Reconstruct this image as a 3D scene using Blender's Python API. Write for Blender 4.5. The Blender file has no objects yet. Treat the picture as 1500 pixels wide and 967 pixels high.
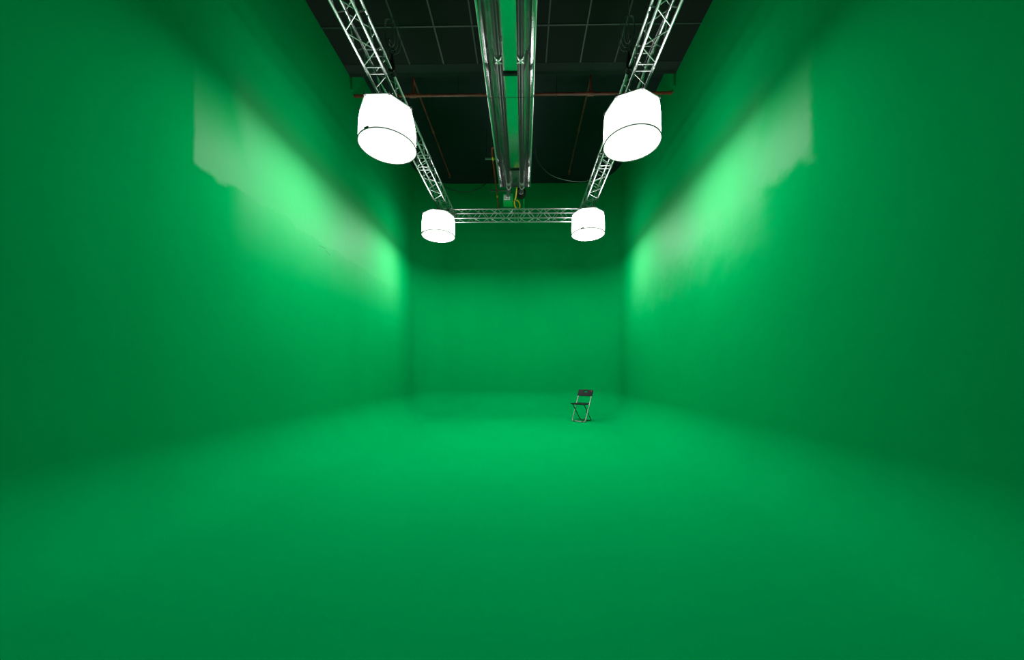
import bpy, bmesh, math, random
from mathutils import Vector, Matrix
PI = math.pi
random.seed(4)
C = bpy.context.scene.collection
CAMH = 1.24          # eye height
def V(x, y, h): return Vector((x, y, h + CAMH))     # x right, y into the room, h above the eye

# ---------------------------------------------------------------- materials
def mat(name, col, rough=0.5, metal=0.0, spec=0.5, coat=0.0):
    m = bpy.data.materials.new(name); m.use_nodes = True
    b = m.node_tree.nodes['Principled BSDF']
    b.inputs['Base Color'].default_value = (*col, 1)
    b.inputs['Roughness'].default_value = rough
    b.inputs['Metallic'].default_value = metal
    b.inputs['Specular IOR Level'].default_value = spec
    b.inputs['Coat Weight'].default_value = coat
    return m
class NT:
    def __init__(s, m): s.t = m.node_tree; s.b = s.t.nodes['Principled BSDF']
    def n(s, typ, **kw):
        x = s.t.nodes.new(typ)
        for k, v in kw.items(): setattr(x, k, v)
        return x
    def l(s, a, b): s.t.links.new(a, b)
    def sock(s, node_in, v):
        if hasattr(v, 'is_linked') or isinstance(v, bpy.types.NodeSocket): s.l(v, node_in)
        else: node_in.default_value = v
    def m(s, op, a, b=0.0, c=0.0):
        x = s.n('ShaderNodeMath', operation=op)
        s.sock(x.inputs[0], a); s.sock(x.inputs[1], b); s.sock(x.inputs[2], c)
        return x.outputs[0]
    def step(s, v, a, b):     # 0 below a, 1 above b
        x = s.n('ShaderNodeMapRange', interpolation_type='SMOOTHSTEP')
        s.sock(x.inputs['Value'], v); x.inputs['From Min'].default_value = a; x.inputs['From Max'].default_value = b
        return x.outputs[0]
    def mix(s, f, a, b):
        x = s.n('ShaderNodeMapRange'); s.sock(x.inputs['Value'], f)
        x.inputs['To Min'].default_value = a; x.inputs['To Max'].default_value = b
        return x.outputs[0]
    def pos(s):
        g = s.n('ShaderNodeNewGeometry'); sp = s.n('ShaderNodeSeparateXYZ'); s.l(g.outputs['Position'], sp.inputs[0])
        return g.outputs['Position'], sp.outputs[0], sp.outputs[1], sp.outputs[2]
    def noise(s, vec, scale, detail=3, rough=.5, sc=None):
        if sc:
            mp = s.n('ShaderNodeMapping'); s.l(vec, mp.inputs[0]); mp.inputs['Scale'].default_value = sc; vec = mp.outputs[0]
        x = s.n('ShaderNodeTexNoise'); s.l(vec, x.inputs['Vector'])
        x.inputs['Scale'].default_value = scale; x.inputs['Detail'].default_value = detail; x.inputs['Roughness'].default_value = rough
        return x.outputs['Fac']
    def bump(s, h, strength, dist):
        x = s.n('ShaderNodeBump'); s.l(h, x.inputs['Height']); x.inputs['Strength'].default_value = strength
        x.inputs['Distance'].default_value = dist; s.l(x.outputs[0], s.b.inputs['Normal'])

GREEN = (0.0, 0.205, 0.052)
def green_wall(name, gloss_boxes, floor=False):
    """chroma green emulsion; gloss_boxes = (y0, z0, raggedness) patches of newer, shinier paint, with pale lamp highlight mixed into their colour"""
    m = mat(name, GREEN, .6, 0, .25)
    t = NT(m); P, x, y, z = t.pos()
    big = t.noise(P, .9, 4, .55); fine = t.noise(P, 14, 5, .6); strip = t.noise(P, 1.0, 2, .5, (2.2, 2.2, .12))
    # colour of the paint: overlapping coats and roller strips
    v = t.m('ADD', t.m('MULTIPLY', t.m('SUBTRACT', big, .5), .14), t.m('MULTIPLY', t.m('SUBTRACT', strip, .5), .10 if not floor else 0.0))
    v = t.m('ADD', v, t.m('MULTIPLY', t.m('SUBTRACT', fine, .5), .05))
    val = t.m('ADD', v, 1.0)
    # small scuffs and specks with a shape of their own
    vo = t.n('ShaderNodeTexVoronoi'); t.l(P, vo.inputs['Vector']); vo.inputs['Scale'].default_value = 1.6
    sepc = t.n('ShaderNodeSeparateColor'); t.l(vo.outputs['Color'], sepc.inputs[0])
    dot = t.m('MULTIPLY', t.m('LESS_THAN', vo.outputs['Distance'], .022), t.m('GREATER_THAN', sepc.outputs[0], .72))
    val = t.m('MULTIPLY', val, t.m('SUBTRACT', 1.0, t.m('MULTIPLY', dot, .55)))
    if name.endswith('left'):      # two short dark scuffs
        for (sy, sz, sl, hl) in ((5.10, 3.15, .10, .09), (5.24, 3.11, -.25, .06)):
            dy = t.m('SUBTRACT', y, sy); dz = t.m('SUBTRACT', t.m('SUBTRACT', z, sz), t.m('MULTIPLY', dy, sl))
            k = t.m('MULTIPLY', t.m('LESS_THAN', t.m('ABSOLUTE', t.m('ADD', dz, t.m('MULTIPLY', t.m('SUBTRACT', fine, .5), .02))), .006), t.m('LESS_THAN', t.m('ABSOLUTE', dy), hl))
            val = t.m('MULTIPLY', val, t.m('SUBTRACT', 1.0, t.m('MULTIPLY', k, .75)))
    hsv = t.n('ShaderNodeHueSaturation'); hsv.inputs['Color'].default_value = (*GREEN, 1)
    t.l(val, hsv.inputs['Value']); t.l(hsv.outputs[0], t.b.inputs['Base Color'])
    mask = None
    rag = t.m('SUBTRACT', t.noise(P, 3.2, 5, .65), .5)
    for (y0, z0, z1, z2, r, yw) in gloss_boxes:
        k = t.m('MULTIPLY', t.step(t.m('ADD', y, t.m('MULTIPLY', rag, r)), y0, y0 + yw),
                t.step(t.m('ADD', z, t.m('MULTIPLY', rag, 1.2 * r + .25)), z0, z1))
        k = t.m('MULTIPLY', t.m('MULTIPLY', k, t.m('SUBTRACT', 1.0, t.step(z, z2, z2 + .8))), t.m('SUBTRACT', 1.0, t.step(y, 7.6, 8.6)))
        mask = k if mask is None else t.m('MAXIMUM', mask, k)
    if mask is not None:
        mc = t.n('ShaderNodeMix', data_type='RGBA'); t.l(t.m('MULTIPLY', mask, .62), mc.inputs[0])     # newer coat, its paler green also painting in the lamps' washed-out highlight
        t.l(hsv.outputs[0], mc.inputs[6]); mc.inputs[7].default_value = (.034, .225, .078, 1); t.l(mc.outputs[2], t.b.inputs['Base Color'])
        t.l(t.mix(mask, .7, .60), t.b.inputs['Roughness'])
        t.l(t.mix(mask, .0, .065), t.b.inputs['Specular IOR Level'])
    else:
        t.b.inputs['Roughness'].default_value = .7
        t.b.inputs['Specular IOR Level'].default_value = .0
    t.bump(t.m('ADD', t.m('MULTIPLY', big, 1.0), t.m('MULTIPLY', fine, .06)), .25, .05)
    return m

M = {}
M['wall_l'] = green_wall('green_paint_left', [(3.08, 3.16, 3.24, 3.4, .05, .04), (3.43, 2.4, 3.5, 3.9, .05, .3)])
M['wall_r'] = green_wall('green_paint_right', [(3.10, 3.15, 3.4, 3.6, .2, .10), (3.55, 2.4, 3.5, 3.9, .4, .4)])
M['wall_b'] = green_wall('green_paint_back', [])
M['floor'] = green_wall('green_paint_floor', [], True)
M['green_metal'] = mat('green_painted_metal', (.004, .42, .10), .45)
M['tile'] = mat('black_ceiling_tile', (.006, .010, .009), .85, 0, .3)
t = NT(M['tile']); P, *_ = t.pos(); t.bump(t.noise(P, 60, 4, .7), .4, .004)
M['grid'] = mat('grey_ceiling_grid', (.028, .040, .037), .5)
M['beam'] = mat('dark_grey_plaster', (.014, .021, .020), .8, 0, .3)
t = NT(M['beam']); P, *_ = t.pos(); t.bump(t.noise(P, 9, 4, .6), .3, .02)
M['soffit'] = mat('dark_teal_deck', (.006, .014, .017), .75, 0, .3)
t = NT(M['soffit']); P, *_ = t.pos(); t.bump(t.noise(P, 3, 4, .6, (1, 8, 1)), .3, .02)
M['alu'] = mat('truss_aluminium', (.52, .53, .53), .32, 1.0)
t = NT(M['alu']); P, *_ = t.pos(); t.l(t.mix(t.noise(P, 12, 3), .24, .42), t.b.inputs['Roughness'])
M['steel'] = mat('galvanised_steel', (.55, .56, .56), .38, 1.0)
M['polish'] = mat('polished_reflector_sheet', (.80, .81, .81), .17, 1.0)
t = NT(M['polish']); P, *_ = t.pos(); t.bump(t.noise(P, 2.2, 3, .5, (3, 1, 1)), .08, .03)
t.l(t.mix(t.noise(P, 7, 4), .10, .26), t.b.inputs['Roughness'])
M['tube'] = mat('burner_tube_steel', (.045, .048, .047), .30, .5)
M['black'] = mat('black_rubber', (.008, .008, .009), .5)
M['black_metal'] = mat('black_painted_metal', (.02, .021, .022), .42)
M['darkgrey'] = mat('grey_lamp_housing', (.12, .125, .13), .45, .5)
M['rope'] = mat('grey_steel_rope', (.35, .36, .36), .4, .9)
M['red'] = mat('rusty_red_pipe', (.25, .045, .020), .42, .0, .6)
t = NT(M['red']); P, *_ = t.pos()
cr = t.n('ShaderNodeValToRGB'); t.l(t.noise(P, 5, 5, .6), cr.inputs[0])
cr.color_ramp.elements[0].position = .35; cr.color_ramp.elements[0].color = (.11, .014, .009, 1)
cr.color_ramp.elements[1].position = .7; cr.color_ramp.elements[1].color = (.24, .045, .018, 1)
t.l(cr.outputs[0], t.b.inputs['Base Color'])
M['orange'] = mat('orange_primer_pipe', (.28, .040, .008), .45)
M['yellow'] = mat('yellow_gas_hose', (.75, .55, .01), .4)
M['white'] = mat('white_label', (.8, .8, .78), .5)
M['ink'] = mat('label_ink', (.03, .03, .03), .6)
M['chairblack'] = mat('black_plastic', (.005, .006, .007), .55, 0, .12)
M['chairsilver'] = mat('silver_painted_tube', (.27, .26, .26), .42, .5)
M['chairdark'] = mat('black_painted_tube', (.012, .012, .014), .35)
M['badge'] = mat('brown_red_badge', (.16, .05, .035), .6, 0, .2)
M['seam'] = mat('silk_seam_tape', (.14, .15, .13), .9, 0, .05)
M['cable'] = mat('green_lit_cable', (.03, .05, .045), .5)
def silk(name, s, kind):
    # lit silk: hottest where the bulbs stand behind it, dimmer along the hems
    m = mat(name, (.8, .8, .8), .8)
    t = NT(m); tc = t.n('ShaderNodeTexCoord'); sp = t.n('ShaderNodeSeparateXYZ'); t.l(tc.outputs['Object'], sp.inputs[0])
    t.b.inputs['Emission Color'].default_value = (1.0, .99, .97, 1)
    if kind == 'base':
        rr = t.m('SQRT', t.m('ADD', t.m('MULTIPLY', sp.outputs[0], sp.outputs[0]), t.m('MULTIPLY', sp.outputs[1], sp.outputs[1])))
        f = t.m('SUBTRACT', 1.0, t.step(rr, .27, .35))
    else:
        f = t.m('MULTIPLY', t.step(sp.outputs[2], .02, .12), t.m('SUBTRACT', 1.0, t.step(sp.outputs[2], .36, .44)))
    t.l(t.mix(f, 1.25, s), t.b.inputs['Emission Strength'])
    return m
M['silk_side'] = silk('lit_silk_skirt', 17, 'side')
M['silk_base'] = silk('lit_silk_base', 164, 'base')

# ---------------------------------------------------------------- mesh helpers
def obj(name, bm, m, parent=None, smooth=True, ang=40):
    me = bpy.data.meshes.new(name)
    if parent is not None: bmesh.ops.translate(bm, verts=bm.verts, vec=-parent.location if parent.type == 'EMPTY' and not parent.get('_local') else Vector((0, 0, 0)))
    bm.normal_update(); bm.to_mesh(me); bm.free()
    for p in me.polygons: p.use_smooth = smooth
    if smooth: me.set_sharp_from_angle(angle=math.radians(ang))
    me.materials.append(M[m])
    o = bpy.data.objects.new(name, me); C.objects.link(o)
    if parent is not None: o.parent = parent
    return o
def sub(name, bm, m, part, root, **k):        # a sub-part: built in the root's frame
    bmesh.ops.translate(bm, verts=bm.verts, vec=-root.location if not root.get('_local') else Vector((0, 0, 0)))
    o = obj(name, bm, m, None, **k); o.parent = part; return o
def tag(o, label, cat, group=None):
    o['label'] = label; o['category'] = cat
    if group: o['group'] = group
    return o
def thing(name, label, cat, loc, group=None, local=False):
    o = bpy.data.objects.new(name, None); C.objects.link(o); o.location = loc; o.empty_display_size = .1
    if local: o['_local'] = 1
    return tag(o, label, cat, group)
def structure(o): o['kind'] = 'structure'; return o
def BM(): return bmesh.new()
def box(bm, x0, x1, y0, y1, z0, z1, bev=0):
    r = bmesh.ops.create_cube(bm, size=1)
    for v in r['verts']:
        v.co = Vector((x0 if v.co.x < 0 else x1, y0 if v.co.y < 0 else y1, z0 if v.co.z < 0 else z1))
    if bev:
        es = list({e for v in r['verts'] for e in v.link_edges})
        bmesh.ops.bevel(bm, geom=es, offset=bev, segments=2, affect='EDGES', profile=.6)
    return bm
def frames(pts, closed=False):
    n = len(pts); T = []
    for i in range(n):
        a = pts[(i - 1) % n] if closed or i > 0 else pts[i]; b = pts[(i + 1) % n] if closed or i < n - 1 else pts[i]
        T.append((b - a).normalized())
    up = Vector((0, 0, 1)) if abs(T[0].z) < .9 else Vector((1, 0, 0))
    N = [(up - T[0] * up.dot(T[0])).normalized()]
    for i in range(1, n):
        v = N[-1] - T[i] * N[-1].dot(T[i])
        N.append(v.normalized() if v.length > 1e-6 else N[-1])
    return T, N
def sweep(bm, pts, r, n=10, closed=False, cap=True):
    pts = [Vector(p) for p in pts]; T, N = frames(pts, closed); rings = []
    for p, t_, n_ in zip(pts, T, N):
        b_ = t_.cross(n_); rings.append([bm.verts.new(p + (n_ * math.cos(2 * PI * k / n) + b_ * math.sin(2 * PI * k / n)) * r) for k in range(n)])
    m = len(rings)
    for i in range(m if closed else m - 1):
        a, b = rings[i], rings[(i + 1) % m]
        for k in range(n): bm.faces.new((a[k], a[(k + 1) % n], b[(k + 1) % n], b[k]))
    if cap and not closed:
        bm.faces.new(rings[0][::-1]); bm.faces.new(rings[-1])
    return bm
def rod(bm, a, b, r, n=10): return sweep(bm, [a, b], r, n)
def rounded(pts, rad, seg=5):
    pts = [Vector(p) for p in pts]; out = [pts[0]]
    for i in range(1, len(pts) - 1):
        p, a, b = pts[i], pts[i - 1], pts[i + 1]
        d1 = (a - p); d2 = (b - p); q = min(rad, d1.length * .49, d2.length * .49)
        s, e = p + d1.normalized() * q, p + d2.normalized() * q
        for k in range(seg + 1):
            u = k / seg; out.append(s * (1 - u) ** 2 + p * 2 * u * (1 - u) + e * u ** 2)
    out.append(pts[-1]); return out
def catmull(pts, seg=6):
    pts = [Vector(p) for p in pts]; P = [pts[0]] + pts + [pts[-1]]; out = []
    for i in range(1, len(P) - 2):
        for k in range(seg):
            u = k / seg; a, b, c, d = P[i - 1], P[i], P[i + 1], P[i + 2]
            out.append(.5 * ((2 * b) + (c - a) * u + (2 * a - 5 * b + 4 * c - d) * u * u + (3 * b - a - 3 * c + d) * u ** 3))
    out.append(pts[-1]); return out
def lathe(bm, prof, n=48, cap0=True, cap1=True):
    rings = [[bm.verts.new((r * math.cos(2 * PI * k / n), r * math.sin(2 * PI * k / n), z)) for k in range(n)] for r, z in prof]
    for a, b in zip(rings, rings[1:]):
        for k in range(n): bm.faces.new((a[k], a[(k + 1) % n], b[(k + 1) % n], b[k]))
    if cap0: bm.faces.new(rings[0][::-1])
    if cap1: bm.faces.new(rings[-1])
    return bm
def ring(bm, c, r, t_, n=48, m=6, axis='z'):
    pts = []
    for k in range(n):
        a = 2 * PI * k / n
        pts.append(Vector(c) + (Vector((math.cos(a) * r, math.sin(a) * r, 0)) if axis == 'z' else Vector((math.cos(a) * r, 0, math.sin(a) * r)) if axis == 'y' else Vector((0, math.cos(a) * r, math.sin(a) * r))))
    return sweep(bm, pts, t_, m, closed=True)

# ---------------------------------------------------------------- the green cove
XL, XR, YB, YF = -3.11, 2.69, 10.10, -1.3
HN, HF = 5.27, 5.69                          # ceiling above the eye, near and far bay
RC = .95                                     # plan radius of the back corners
IS, IB, ZC = .72, 1.15, .64                  # how far the cove runs out on the floor (sides, back) and its height
RI = .55
NS, NA, NB = 40, 20, 24
def plan():
    out = []                                 # (outer xy, inner xy, piece)
    xi0, xi1, yi = XL + IS, XR - IS, YB - IB
    for k in range(NS):
        u = k / NS; out.append(((XL, YF + (YB - RC - YF) * u), (xi0, YF + (yi - RI - YF) * u)))
    for k in range(NA):
        a = PI - PI / 2 * k / NA; out.append(((XL + RC + RC * math.cos(a), YB - RC + RC * math.sin(a)), (xi0 + RI + RI * math.cos(a), yi - RI + RI * math.sin(a))))
    for k in range(NB):
        u = k / NB; out.append(((XL + RC + (XR - XL - 2 * RC) * u, YB), (xi0 + RI + (xi1 - xi0 - 2 * RI) * u, yi)))
    for k in range(NA):
        a = PI / 2 - PI / 2 * k / NA; out.append(((XR - RC + RC * math.cos(a), YB - RC + RC * math.sin(a)), (xi1 - RI + RI * math.cos(a), yi - RI + RI * math.sin(a))))
    for k in range(NS + 1):
        u = 1 - k / NS; out.append(((XR, YF + (YB - RC - YF) * u), (xi1, YF + (yi - RI - YF) * u)))
    return out
PL = plan()
def profile():
    n = 18; pr = [(math.sin(PI / 2 * k / n), ZC * (1 - math.cos(PI / 2 * k / n))) for k in range(n + 1)]
    top = HF + CAMH
    for k in range(1, 13): pr.append((1.0, ZC + (top - ZC) * k / 12))
    return pr
PR = profile()
def wall(name, i0, i1, m):
    bm = BM(); cols = []
    for i in range(i0, i1 + 1):
        (ox, oy), (ix, iy) = PL[i]
        cols.append([bm.verts.new((ix + (ox - ix) * w, iy + (oy - iy) * w, z)) for w, z in PR])
    for a, b in zip(cols, cols[1:]):
        for k in range(len(PR) - 1): bm.faces.new((a[k], b[k], b[k + 1], a[k + 1]))
    return structure(obj(name, bm, m, ang=180))
cA = NS + NA // 2; cB = NS + NA + NB + NA // 2
wall('wall_left', 0, cA, 'wall_l'); wall('wall_back', cA, cB, 'wall_b'); wall('wall_right', cB, len(PL) - 1, 'wall_r')
bm = BM(); bm.faces.new([bm.verts.new((ix, iy, 0)) for _, (ix, iy) in PL][::-1])
structure(obj('floor', bm, 'floor', smooth=False))

# ---------------------------------------------------------------- ceiling
D1, D2 = 5.69, 5.93
zN, zF = HN + CAMH, HF + CAMH
bm = BM(); box(bm, XL - .05, XR + .05, YF, D1, zN, zN + .04)
structure(obj('ceiling', bm, 'tile', smooth=False))
bm = BM(); box(bm, XL - .05, XR + .05, D1, D2, zN - .004, zF + .05)
structure(obj('trim_1', bm, 'beam', smooth=False))             # the downstand beam
bm = BM(); box(bm, XL - .05, XR + .05, D2, YB + .05, zF, zF + .05)
structure(obj('ceiling', bm, 'soffit', smooth=False))
bm = BM()                                                       # tile grid
for k in range(-5, 5):
    x = .965 + .585 * (k - 0)
    if XL < x < XR: box(bm, x - .011, x + .011, YF, D1, zN - .006, zN + .002)
y = 5.07
while y > YF:
    box(bm, XL, XR, y - .011, y + .011, zN - .008, zN + .002); y -= .585
structure(obj('trim_2', bm, 'grid', smooth=False))
bm = BM()                                                       # upright painted strips where beam and walls meet
box(bm, XL, XL + .03, D2, D2 + .05, 5.05 + CAMH, zF); structure(obj('trim_3', bm, 'wall_l', smooth=False))
bm = BM(); box(bm, XR - .03, XR, D2, D2 + .05, 5.05 + CAMH, zF); structure(obj('trim_4', bm, 'wall_r', smooth=False))

# ---------------------------------------------------------------- trusses
S, HB = .22, 3.72; HT = HB + S; CR, BR = .0170, .0065
def truss(label, origin, axis, side, length, joints, group='aluminium box trusses of the lighting rig'):
    """four chords, zigzag webs on every face between joints, square end frames at the joints"""
    root = thing('lighting_truss', label, 'truss', origin, group)
    ax, sd, up = Vector(axis), Vector(side), Vector((0, 0, 1)); O = Vector(origin)
    corner = [(0, 0), (1, 0), (1, 1), (0, 1)]
    P = lambda c, d: O + sd * (c[0] * S) + up * (c[1] * S) + ax * d
    for c in corner:
        bm = BM(); rod(bm, P(c, 0), P(c, length), CR, 14)
        ch = obj('chord', bm, 'alu', root)
    for ji, (a, b) in enumerate(zip(joints, joints[1:])):
        for f in range(4):
            c0, c1 = corner[f], corner[(f + 1) % 4]
            bm = BM(); s, e = a + .055, b - .055; n = max(2, round((e - s) / .2)); 
            for k in range(n):
                u0, u1 = s + (e - s) * k / n, s + (e - s) * (k + 1) / n
                p, q = (c0, c1) if (k + f // 2) % 2 == 0 else (c1, c0)
                rod(bm, P(p, u0 + .012), P(q, u1 - .012), BR, 8)
            obj('lattice_web', bm, 'alu', root)
        for d in (a + .045, b - .045):
            bm = BM()
            for f in range(4): rod(bm, P(corner[f], d), P(corner[(f + 1) % 4], d), BR * 1.1, 8)
            obj('end_frame', bm, 'alu', root)
    for d in joints[1:-1]:
        for c in corner:
            bm = BM(); p = P(c, d); rod(bm, p - ax * .045, p + ax * .045, CR * 1.22, 14)
            pin = Vector((0, 0, 1)) if True else sd
            cp = obj('coupler', bm, 'steel', root)
            for q in (-.028, .028):
                b2 = BM(); rod(b2, p + ax * q - pin * .034, p + ax * q + pin * .034, .005, 6); sub('pin', b2, 'steel', cp, root)
    return root
XLi, XRi = -1.73, 1.37                                # inner chord lines of the side trusses
truss('silver box truss running into the room along the left wall', V(XLi, .2, HB), (0, 1, 0), (-1, 0, 0), 8.12, [0, 1.9, 3.9, 5.9, 7.9, 8.12])
truss('silver box truss running into the room along the right wall', V(XRi, .2, HB), (0, 1, 0), (1, 0, 0), 8.12, [0, 1.9, 3.9, 5.9, 7.9, 8.12])
truss('short silver box truss crossing in front of the back wall', V(XLi + .02, 8.10, HB), (1, 0, 0), (0, 1, 0), XRi - XLi - .04, [0, (XRi - XLi) / 2 - .02, XRi - XLi - .04])

# slings that hold the trusses from the ceiling
def sling(x, y, top, label):
    root = thing('truss_sling', label, 'sling', V(x, y, HB - .03), 'black lifting slings on the trusses')
    bm = BM()
    for q in (-.03, 0, .03): ring(bm, V(x, y + q, HT), CR + .012, .014, 18, 8, 'y')
    for q in (-.03, .03): sweep(bm, rounded([V(x - .02, y + q, HT), V(x - .012, y + q, HT + .10), V(x, y, HT + .22)], .04, 4), .011, 8); sweep(bm, rounded([V(x + .02, y + q, HT), V(x + .012, y + q, HT + .10), V(x, y, HT + .22)], .04, 4), .011, 8)
    obj('strap', bm, 'black', root)
    bm = BM(); ring(bm, V(x, y, HT + .26), .035, .008, 20, 6, 'y'); obj('shackle', bm, 'black_metal', root)
    bm = BM(); rod(bm, V(x, y, HT + .29), V(x, y, top), .004, 6); obj('wire_rope', bm, 'rope', root)
    bm = BM(); box(bm, x - .04, x + .04, y - .04, y + .04, top + CAMH - .012, top + CAMH); obj('ceiling_plate', bm, 'black_metal', root, smooth=False)
    return root
sling(XLi, 4.36, HN, 'black sling around the inner chord of the left side truss near its front lamp')
sling(XRi, 4.36, HN, 'black sling around the inner chord of the right side truss near its front lamp')

# ---------------------------------------------------------------- the four lamps
def make_lamp():
    root = thing('space_lamp', '', 'lamp', (0, 0, 0), 'white silk drum lamps hung under the trusses', local=True)
    R, NG, Z0, Z1 = .37, 7, 0.0, .455
    bm = BM(); n = NG * 10; levels = [(0, 0), (.05, 0), (.14, 0), (.22, .0), (.29, .12), (.35, .35), (.41, .7), (.455, 1.0)]
    rings = []
    for z, w in levels:
        rr = []
        for k in range(n):
            a = 2 * PI * k / n; seg = 2 * PI / NG; al = (a % seg) - seg / 2
            poly = .352 * math.cos(seg / 2) / math.cos(al)
            sag = .010 * math.sin(PI * min(1, z / .455)) * (1 - abs(al) / (seg / 2))
            r = R * (1 - w) + poly * w - sag
            rr.append(bm.verts.new((r * math.cos(a), r * math.sin(a), z)))
        rings.append(rr)
    for a, b in zip(rings, rings[1:]):
        for k in range(n): bm.faces.new((a[k], a[(k + 1) % n], b[(k + 1) % n], b[k]))
    obj('silk_skirt', bm, 'silk_side', root, ang=60)
    bm = BM(); lathe(bm, [(.02, -.016), (.12, -.0155), (.24, -.012), (.32, -.007), (.366, .001)], 72, True, False)
    obj('base_diffuser', bm, 'silk_base', root, ang=60)
    bm = BM(); ring(bm, (0, 0, .001), R + .002, .0065, 72, 6); obj('rim_seam', bm, 'seam', root)
    bm = BM(); pv = [Vector((.358 * math.cos(2 * PI * k / NG), .358 * math.sin(2 * PI * k / NG), .458)) for k in range(NG)]
    for k in range(NG): rod(bm, pv[k], pv[(k + 1) % NG], .007, 8)
    fr = obj('top_frame', bm, 'steel', root)
    bm = BM()
    for k in range(NG): box(bm, pv[k].x - .012, pv[k].x + .012, pv[k].y - .012, pv[k].y + .012, .445, .475, .003)
    sub('hooks', bm, 'darkgrey', fr, root)
    bm = BM(); vs0 = [bm.verts.new(p * .99 + Vector((0, 0, 0))) for p in pv]; vs1 = [bm.verts.new((p.x * .45, p.y * .45, .500)) for p in pv]
    for k in range(NG): bm.faces.new((vs0[k], vs0[(k + 1) % NG], vs1[(k + 1) % NG], vs1[k]))
    bm.faces.new(vs1); obj('top_cover', bm, 'darkgrey', root, smooth=False)
    bm = BM(); lathe(bm, [(.145, .495), (.15, .505), (.15, .54), (.135, .55), (.05, .552)], 32); hs = obj('housing', bm, 'darkgrey', root)
    bm = BM()
    for k in range(6):
        a = PI / 3 * k; rod(bm, (.1 * math.cos(a), .1 * math.sin(a), .548), (.1 * math.cos(a), .1 * math.sin(a), .562), .018, 10)
    sub('cable_glands', bm, 'black', hs, root)
    bm = BM(); a = math.radians(7)
    T_ = Matrix.Rotation(a, 4, 'Z'); box(bm, R - .002, R + .009, -.034, .034, -.004, .026, .003); bmesh.ops.transform(bm, matrix=T_, verts=bm.verts)
    obj('tab', bm, 'darkgrey', root)
    # clamp up to the truss
    bm = BM(); rod(bm, (0, 0, .55), (0, 0, .57), .012, 10); box(bm, -.14, .14, -.02, .02, .566, .584, .004); obj('hanger_bar', bm, 'black_metal', root)
    return root
def copy_tree(o, parent=None):
    c = o.copy(); C.objects.link(c); c.parent = parent
    for ch in [x for x in bpy.data.objects if x.parent == o]: copy_tree(ch, c)
    return c
lamp0 = make_lamp()
lamps = [(-1.848, 4.50, 3.04, 243, 'large lit white drum lamp nearest the left wall, under the left truss'),
         (1.462, 4.52, 3.065, 67, 'large lit white drum lamp nearest the right wall, under the right truss'),
         (-1.955, 7.60, 3.08, 210, 'smaller looking white drum lamp at far left end of the crossing truss'),
         (1.465, 7.60, 3.10, 233, 'smaller looking white drum lamp at far right end of the crossing truss')]
for i, (x, y, h, r, lab) in enumerate(lamps):
    o = lamp0 if i == 0 else copy_tree(lamp0)
    o.location = V(x, y, h); o.rotation_euler.z = math.radians(r); o['label'] = lab
    # two pipe clamps on the lower chords
    xi = XLi if x < 0 else XRi; sg = -1 if x < 0 else 1; xc = xi + sg * S / 2
    cl = thing('truss_clamp', 'black clamp holding the ' + ['near left', 'near right', 'far left', 'far right'][i] + ' drum lamp to its truss', 'clamp', V(xc, y, h + .586), 'black clamps above the drum lamps')
    bm = BM(); box(bm, min(xc, x) - .14, max(xc, x) + .14, y - .018, y + .018, h + CAMH + .5845, h + CAMH + .598, .003); obj('cross_bar', bm, 'black_metal', cl)
    for q in (0, S):
        bm = BM(); cx = xi + sg * q; ring(bm, V(cx, y, HB), CR + .007, .007, 20, 6, 'y'); ring(bm, V(cx, y + .014, HB), CR + .007, .007, 20, 6, 'y')
        rod(bm, V(cx, y, HB - CR - .008), V(cx, y, h + .592), .008, 8); obj('hook', bm, 'black_metal', cl)

# ---------------------------------------------------------------- radiant tube heater
HX, HH, Y0, Y1 = -.217, 4.50, 1.0, 8.15
heater = thing('tube_heater', 'long overhead tube heater with polished metal reflector along the ceiling centre', 'heater', V(HX, Y0, HH))
W2 = .378
prof = [(-W2 - .0, .0), (-W2 + .022, .006), (-W2 + .055, .075), (-W2 + .135, .17), (-.20, .225), (.20, .225), (W2 - .135, .17), (W2 - .055, .075), (W2 - .022, .006), (W2, .0)]
bm = BM(); seams = [Y0, 2.9, 4.86, 6.75, Y1]
for a, b in zip(seams, seams[1:]):
    ny = 10; grid = []
    for k in range(ny + 1):
        yy = a + (b - a) * k / ny
        grid.append([bm.verts.new(V(HX + px, yy, HH + pz)) for px, pz in prof])
    for r0, r1 in zip(grid, grid[1:]):
        for k in range(len(prof) - 1): bm.faces.new((r0[k], r0[k + 1], r1[k + 1], r1[k]))
refl = obj('reflector', bm, 'polish', heater, smooth=False)
md = refl.modifiers.new('thick', 'SOLIDIFY'); md.thickness = .002; md.offset = 0
bm = BM()
for s in (-1, 1):
    rod(bm, V(HX + s * W2, Y0, HH), V(HX + s * W2, Y1, HH), .005, 8)
sub('rolled_edges', bm, 'alu', refl, heater)
for yy in seams[1:-1]:
    bm = BM(); 
    for pi, (p, q) in enumerate(zip(prof, prof[1:])):
        if pi in (3, 4, 5): continue
        a, b = V(HX + p[0], yy, HH + p[1] - .004), V(HX + q[0], yy, HH + q[1] - .004); 
        vs = [bm.verts.new(a + Vector((0, -.02, 0))), bm.verts.new(a + Vector((0, .02, 0))), bm.verts.new(b + Vector((0, .02, 0))), bm.verts.new(b + Vector((0, -.02, 0)))]; bm.faces.new(vs)
    o = obj('joint_strip', bm, 'polish', heater, smooth=False); md = o.modifiers.new('t', 'SOLIDIFY'); md.thickness = .002
bm = BM(); vs = [bm.verts.new(V(HX + px, Y1, HH + pz)) for px, pz in prof]; bm.faces.new(vs)
o = obj('end_plate', bm, 'polish', heater, smooth=False); md = o.modifiers.new('t', 'SOLIDIFY'); md.thickness = .003
TX = (HX - .155, HX + .17)
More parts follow.
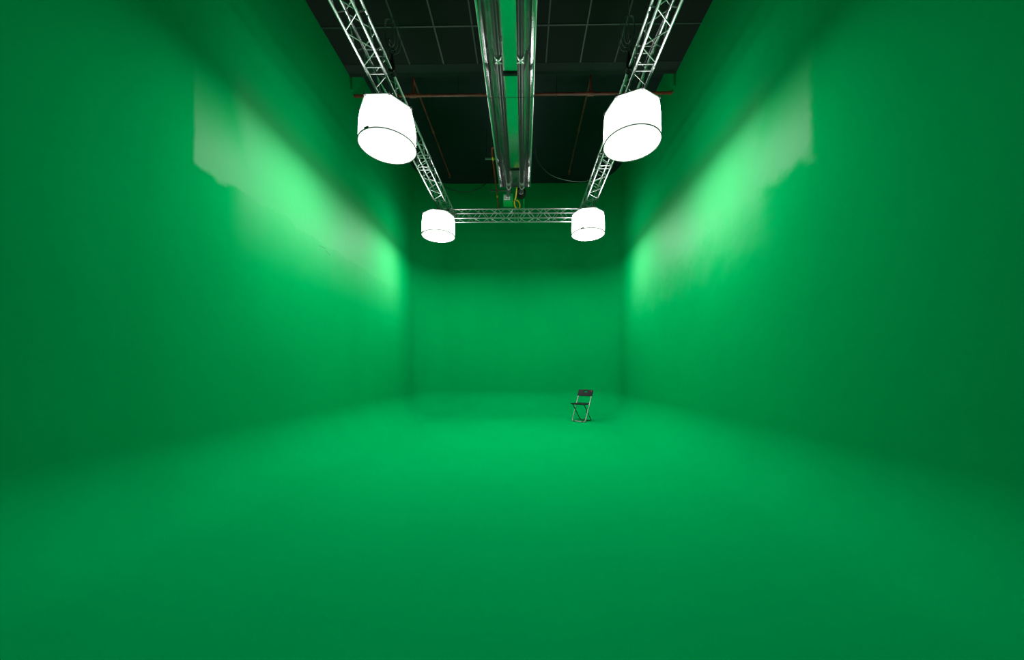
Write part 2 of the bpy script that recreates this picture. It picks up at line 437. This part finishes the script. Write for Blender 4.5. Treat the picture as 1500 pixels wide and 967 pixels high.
for x in TX:
    bm = BM(); rod(bm, V(x, Y0 + .1, HH + .075), V(x, Y1 - .02, HH + .075), .052, 28); obj('burner_tube', bm, 'tube', heater)
for yy in (1.9, 4.84, 8.06):
    for x in TX:
        bm = BM(); ring(bm, V(x, yy, HH + .075), .055, .008, 28, 6, 'y'); ring(bm, V(x, yy + .05, HH + .075), .055, .006, 28, 6, 'y')
        for s in (-1, 1):
            rod(bm, V(x, yy, HH + .012), V(x + s * .05, yy - .05, HH + .03), .009, 8)
            rod(bm, V(x, yy, HH + .012), V(x + s * .05, yy + .06, HH + .03), .009, 8)
        box(bm, x - .018, x + .018, yy - .03, yy + .05, HH + CAMH + .008, HH + CAMH + .024, .003)
        obj('tube_clamp', bm, 'alu', heater)
for yy in (3.2, 5.28, 7.80):
    bm = BM(); box(bm, HX - .19, HX + .19, yy - .022, yy + .022, HH + CAMH + .198, HH + CAMH + .222, .004); obj('cross_bracket', bm, 'black_metal', heater)
for yy in (2.3, 5.46):
    bm = BM(); sweep(bm, rounded([V(HX - W2 + .03, yy - .22, HH + .04), V(HX - W2 - .004, yy, HH - .012), V(HX + W2 + .004, yy, HH - .012), V(HX + W2 - .03, yy - .22, HH + .04)], .02, 3), .0045, 6)
    obj('hanger_wire', bm, 'black_metal', heater)
for yy in (2.3, 5.6):
    for s in (-1, 1):
        bm = BM(); rod(bm, V(HX + s * (W2 - .12), yy, HH + .18), V(HX + s * (W2 - .12), yy, HN if yy < D1 else HF), .004, 6); obj('hanger_rod', bm, 'black_metal', heater)
for s in (-1, 1):
    bm = BM(); rod(bm, V(HX + s * (W2 - .12), 7.9, HH + .18), V(HX + s * (W2 - .12), 7.9, HF), .004, 6); obj('hanger_rod', bm, 'black_metal', heater)
# end gear: tube stubs with V hooks, burner box, fan, hose
for x in TX:
    bm = BM(); rod(bm, V(x, Y1 - .01, HH + .06), V(x, Y1 + .16, HH + .02), .045, 24); obj('tube_end', bm, 'tube', heater)
    bm = BM(); 
    for s in (-1, 1): rod(bm, V(x + s * .055, Y1 + .02, HH + .01), V(x, Y1 + .03, HH - .055), .011, 8)
    obj('end_hook', bm, 'alu', heater)
bx, by = -.405, 8.62
bm = BM(); box(bm, bx - .125, bx + .125, by - .10, by + .16, 4.33 + CAMH, 4.545 + CAMH, .008)
bb = obj('burner_box', bm, 'green_metal', heater)
bm = BM(); box(bm, bx - .10, bx + .05, by - .1035, by - .1005, 4.375 + CAMH, 4.50 + CAMH); lb = sub('rating_label', bm, 'white', bb, heater, smooth=False)
bm = BM()
for k, (a, b, z) in enumerate([(-.09, -.03, 4.48), (-.02, .04, 4.485), (-.02, .035, 4.455), (-.09, -.05, 4.45), (-.02, .04, 4.425), (-.09, -.04, 4.42), (-.02, .02, 4.395)]):
    box(bm, bx + a, bx + b, by - .1045, by - .1034, z + CAMH - .007, z + CAMH + .004)
sub('label_print', bm, 'ink', bb, heater, smooth=False)
bm = BM(); rod(bm, V(TX[0], Y1 + .1, HH + .0), V(bx + .0, by - .06, 4.50), .05, 20); obj('collar', bm, 'darkgrey', heater)
fx, fy, fh = -.07, 8.62, 4.60
bm = BM(); rod(bm, V(fx, fy - .07, fh), V(fx, fy + .07, fh), .125, 36); fan = obj('fan_casing', bm, 'black', heater)
bm = BM(); ring(bm, V(fx, fy - .075, fh), .062, .012, 28, 8, 'y'); rod(bm, V(fx, fy - .095, fh), V(fx, fy - .06, fh), .04, 20); sub('motor_hub', bm, 'steel', fan, heater)
bm = BM(); rod(bm, V(TX[1], Y1 + .1, HH + .04), V(fx, fy, fh), .05, 20); obj('collar', bm, 'darkgrey', heater)
bm = BM()
hp = [V(-.17, 8.36, 4.62), V(-.20, 8.50, 4.45), V(-.24, 8.55, 4.35), V(-.22, 8.56, 4.23), V(-.15, 8.56, 4.16), V(-.105, 8.56, 4.21), V(-.11, 8.58, 4.32), V(-.16, 8.60, 4.40), V(-.26, 8.62, 4.40), V(-.285, 8.62, 4.40)]
sweep(bm, catmull(hp), .016, 10); hose = obj('gas_hose', bm, 'yellow', heater)
bm = BM(); ring(bm, V(-.238, 8.545, 4.36), .022, .012, 16, 6, 'z'); sub('valve', bm, 'black_metal', hose, heater)

# ---------------------------------------------------------------- pipes
PY, PH = 6.06, 5.035
sp = thing('sprinkler_pipe', 'rusty red sprinkler pipe crossing below the dark ceiling from wall to wall', 'pipe', V(XL, PY, PH))
bm = BM(); rod(bm, V(XL + .0, PY, PH), V(XR - .0, PY, PH), .025, 18); obj('main_pipe', bm, 'red', sp)
for x, ye in ((-2.025, 9.06), (1.22, 8.94)):
    bm = BM(); rod(bm, V(x, PY, PH - .03), V(x, PY, 5.34 + .02), .018, 12); obj('riser', bm, 'red', sp)
    bm = BM(); rod(bm, V(x - .06, PY, PH), V(x + .06, PY, PH), .039, 18); rod(bm, V(x, PY, PH), V(x, PY, PH + .06), .028, 14); obj('tee_fitting', bm, 'red', sp)
    bm = BM(); rod(bm, V(x, PY, 5.34), V(x, ye, 5.34), .015, 14); br = obj('branch_pipe', bm, 'red', sp)
    bm = BM()
    for yy in (7.4, ye - .02): rod(bm, V(x, yy - .04, 5.34), V(x, yy + .04, 5.34), .026, 12)
    rod(bm, V(x, ye, 5.34), V(x, ye, 5.28), .012, 10); rod(bm, V(x, ye, 5.275), V(x, ye, 5.28), .025, 12)
    sub('sprinkler_head', bm, 'red', br, sp)
    for yy in (6.9, 8.3):
        bm = BM(); rod(bm, V(x, yy, 5.34), V(x, yy, HF), .004, 6); ring(bm, V(x, yy, 5.34), .023, .004, 16, 5, 'y'); obj('pipe_hanger', bm, 'black_metal', sp)
for x in (-1.2, .6, 2.2):
    bm = BM(); rod(bm, V(x, PY, PH + .03), V(x, PY, HF), .004, 6); ring(bm, V(x, PY, PH), .034, .004, 18, 5, 'x'); obj('pipe_hanger', bm, 'black_metal', sp)
gp = thing('gas_pipe', 'thin orange gas pipe with yellow bands left of the overhead tube heater', 'pipe', V(-.72, 7.6, 4.94))
bm = BM(); sweep(bm, rounded([V(-.66, 7.36, 4.94), V(-.705, 7.36, 4.94), V(-.712, 7.45, 4.94), V(-.765, YB, 4.94)], .03, 4), .019, 14); obj('pipe', bm, 'orange', gp)
for yy in (7.73, 9.40):
    x = -.712 - .053 * (yy - 7.45) / 2.6
    bm = BM(); rod(bm, V(x, yy - .05, 4.94), V(x, yy + .05, 4.94), .0215, 14); obj('yellow_band', bm, 'yellow', gp)
bm = BM(); rod(bm, V(-.735, 8.47, 4.94), V(-.735, 8.55, 4.94), .026, 14); obj('union', bm, 'black_metal', gp)
for yy, x0, x1 in ((7.80, -.91, -.62), (9.2, -.93, -.40)):
    bm = BM(); box(bm, x0, x1, yy - .02, yy + .02, 4.962 + CAMH, 5.0 + CAMH, .003); st = obj('support_rail', bm, 'steel', gp)
    bm = BM()
    rod(bm, V(x0 + .03, yy, 4.99), V(x0 + .03, yy, HF), .004, 6); sub('hanger_rod', bm, 'black_metal', st, gp)
bm = BM(); sweep(bm, rounded([V(.0, YB - .03, HF), V(.0, YB - .03, 4.75), V(.0, YB + .02, 4.70)], .05), .030, 12); tag(obj('conduit', bm, 'green_metal'), 'short green painted conduit high on the back wall behind the heater fan', 'conduit')

# ---------------------------------------------------------------- cables
def cable(pts, r, label, m='black'):
    bm = BM(); sweep(bm, catmull(pts, 8), r, 8); return tag(obj('power_cable', bm, m), label, 'cable', 'cables slung from the trusses')
cable([V(-2.62, 9, HF), V(-2.5, 9, 5.41), V(-2.33, 9, 5.17), V(-2.07, 9, 4.95), V(-1.61, 9, 4.84), V(-1.24, 9, 4.93), V(-1.02, 9, 5.08), V(-.87, 9, 5.30), V(-.82, 9, HF)], .010, 'black cable drooping below the dark ceiling between left truss and heater')
cable([V(.30, 8.5, HF), V(.36, 8.5, 5.35), V(.56, 8.5, 5.10), V(.747, 8.5, 4.97), V(1.045, 8.5, 4.87), V(1.37, 8.5, 4.82), V(1.62, 8.5, 4.84), V(1.9, 8.5, 5.0), V(2.0, 8.5, HF)], .007, 'thin grey cable drooping below the dark ceiling between heater and right truss', 'rope')
def loop(x, y, s, label):
    root = thing('cable_bundle', label, 'cable', V(x, y, HT), 'coiled spare cable on the truss tops')
    for k in range(3):
        bm = BM(); pts = []
        w, h = .055 + .02 * k, .22 + .05 * k
        for j in range(25):
            a = 2 * PI * j / 24 * (1 if k < 2 else .9) - PI / 2
            pts.append(V(x + s * (.10 + w * math.cos(a) * 1.0), y + .05 * k - .07 * math.sin(a), HT + .06 + h * (1 + math.sin(a)) * .5 + .01 * math.sin(3 * a)))
        sweep(bm, pts, .0045, 6); obj('loop', bm, 'cable', root)
    bm = BM(); ring(bm, V(x + s * .10, y + .0, HT + .05), .03, .008, 16, 6, 'x'); obj('tie', bm, 'black', root)
    return root
loop(XLi + .0, 4.02, 1, 'tangle of spare cable on top of the left side truss')
loop(XRi - .0, 4.02, -1, 'tangle of spare cable on top of the right side truss')
def feed(xi, sg, y, h, lx, label):
    xc = xi + sg * S / 2
    pts = [V(xc - sg * .05, .3, HB + .03)]
    yy = .8
    while yy < y - .3:
        pts.append(V(xc + random.uniform(-.04, .04), yy, HB + .035 + random.uniform(0, .02))); yy += .5
    pts += [V(xc, y - .12, HB + .03), V(xc + .07, y - .06, HB - .015), V(lx + .1, y - .02, h + .60)]
    cable(pts, .009, label)
feed(XLi, -1, 4.50, 3.04, -1.848, 'black lamp cable lying inside the left truss, ending at its near lamp')
feed(XRi, 1, 4.52, 3.065, 1.462, 'black lamp cable lying inside the right truss, ending at its near lamp')

# ---------------------------------------------------------------- folding chair
ch = thing('folding_chair', 'black and silver folding chair standing alone near the back wall', 'chair', (0, 0, 0), local=True)
hw, r_ = .19, .0105
zt, yf, yt = .765, -.17, .20        # silver frame: front floor bar, leaning back up to the backrest
bm = BM(); sweep(bm, rounded([(-hw, yt, zt), (-hw, yf, r_), (hw, yf, r_), (hw, yt, zt)], .045, 6), r_, 12); sf = obj('silver_frame', bm, 'chairsilver', ch)
hw2 = hw - .026
bm = BM(); sweep(bm, rounded([(-hw2, -.185, .44), (-hw2, .175, r_), (hw2, .175, r_), (hw2, -.185, .44)], .06, 6), r_, 12)
obj('black_leg_frame', bm, 'chairdark', ch)
bm = BM(); 
nx, ny = 12, 8; top = []
for j in range(ny + 1):
    row = []
    for i in range(nx + 1):
        u, v = i / nx * 2 - 1, j / ny * 2 - 1
        row.append(bm.verts.new(((hw + .022 if v < -.2 else hw - .018 + .0 * v) * u if abs(u) > 0 else 0, -.035 + .165 * v, .452 - .010 * (1 - u * u) * (1 - v * v) - .008 * (v < -.99))))
    top.append(row)
for a, b in zip(top, top[1:]):
    for i in range(nx): bm.faces.new((a[i], a[i + 1], b[i + 1], b[i]))
st = obj('seat', bm, 'chairblack', ch); md = st.modifiers.new('t', 'SOLIDIFY'); md.thickness = .022; md.offset = -1
md = st.modifiers.new('b', 'BEVEL'); md.width = .005; md.segments = 2
# backrest: a curved plate with a grip slot
bm = BM(); xs = [-.215 + .43 * i / 28 for i in range(29)]; zs = [k / 10 for k in range(11)]
sl = (yt - yf) / (zt - r_)
vv = {}
for i, x in enumerate(xs):
    for k, f in enumerate(zs):
        u = x / .215; z0 = .628 - .010 * (1 - u * u); z1 = .775 + .004 * (1 - u * u) - .02 * max(0, abs(u) - .93) / .07
        z = z0 + (z1 - z0) * f; y = yf + sl * (z - r_) - .012 + .018 * (1 - u * u)
        vv[i, k] = bm.verts.new((x, y, z))
for i in range(28):
    for k in range(10):
        if 11 <= i <= 16 and 6 <= k <= 7: continue
        bm.faces.new((vv[i, k], vv[i + 1, k], vv[i + 1, k + 1], vv[i, k + 1]))
bk = obj('backrest', bm, 'chairblack', ch); md = bk.modifiers.new('t', 'SOLIDIFY'); md.thickness = .020; md.offset = 0
md = bk.modifiers.new('b', 'BEVEL'); md.width = .004; md.segments = 2
bm = BM(); zz = .745; rod(bm, (.175, yf + sl * (zz - r_) - .030, zz), (.175, yf + sl * (zz - r_) - .014, zz), .013, 14); o = sub('round_badge', bm, 'badge', bk, ch)
for s in (-1, 1):
    bm = BM(); zz = .235; rod(bm, (s * (hw2 - .014), yf + sl * zz - .0, zz), (s * (hw + .014), yf + sl * zz, zz), .008, 10); obj('pivot', bm, 'chairdark', ch)
    bm = BM(); rod(bm, (s * (hw - .03), yf + sl * .44, .438), (s * (hw + .012), yf + sl * .44, .438), .010, 10); obj('seat_hinge', bm, 'chairdark', ch)
    bm = BM(); rod(bm, (s * .12 - .02, yf, .0095), (s * .12 + .02, yf, .0095), .0125, 12); sub('foot_pad', bm, 'chairdark', sf, ch)
ch.scale = (.965, .965, .975); ch.location = (1.43, 8.17, .0045); ch.rotation_euler.z = math.radians(-41)

for o in bpy.data.objects:
    if '_local' in o: del o['_local']
for o in list(C.objects):
    if o.type == 'MESH' and o.data.polygons and not o.name.startswith(('floor', 'wall', 'ceiling', 'trim')):
        b = bmesh.new(); b.from_mesh(o.data)
        if o.name.split('.')[0] not in ('silk_skirt', 'base_diffuser'): bmesh.ops.recalc_face_normals(b, faces=b.faces)
        b.to_mesh(o.data); b.free()

# ---------------------------------------------------------------- world, camera, view
w = bpy.data.worlds.new('World'); bpy.context.scene.world = w; w.use_nodes = True
w.node_tree.nodes['Background'].inputs[0].default_value = (.01, .02, .015, 1); w.node_tree.nodes['Background'].inputs[1].default_value = .5
cam = bpy.data.cameras.new('Camera'); co = bpy.data.objects.new('Camera', cam); C.objects.link(co)
cam.sensor_width = 36; cam.lens = 36 * 487 / 1500; cam.clip_start = .05
cam.shift_x = -11 / 1500; cam.shift_y = 59.5 / 1500
co.location = (0, 0, CAMH); co.rotation_euler = (PI / 2, 0, math.radians(.73))
sc = bpy.context.scene; sc.camera = co
vs = sc.view_settings; vs.view_transform = 'Standard'; vs.look = 'None'; vs.gamma = 1; vs.use_curve_mapping = False
vs.exposure = 0
try:
    sc.cycles.max_bounces = 12; sc.cycles.diffuse_bounces = 6
except Exception: pass
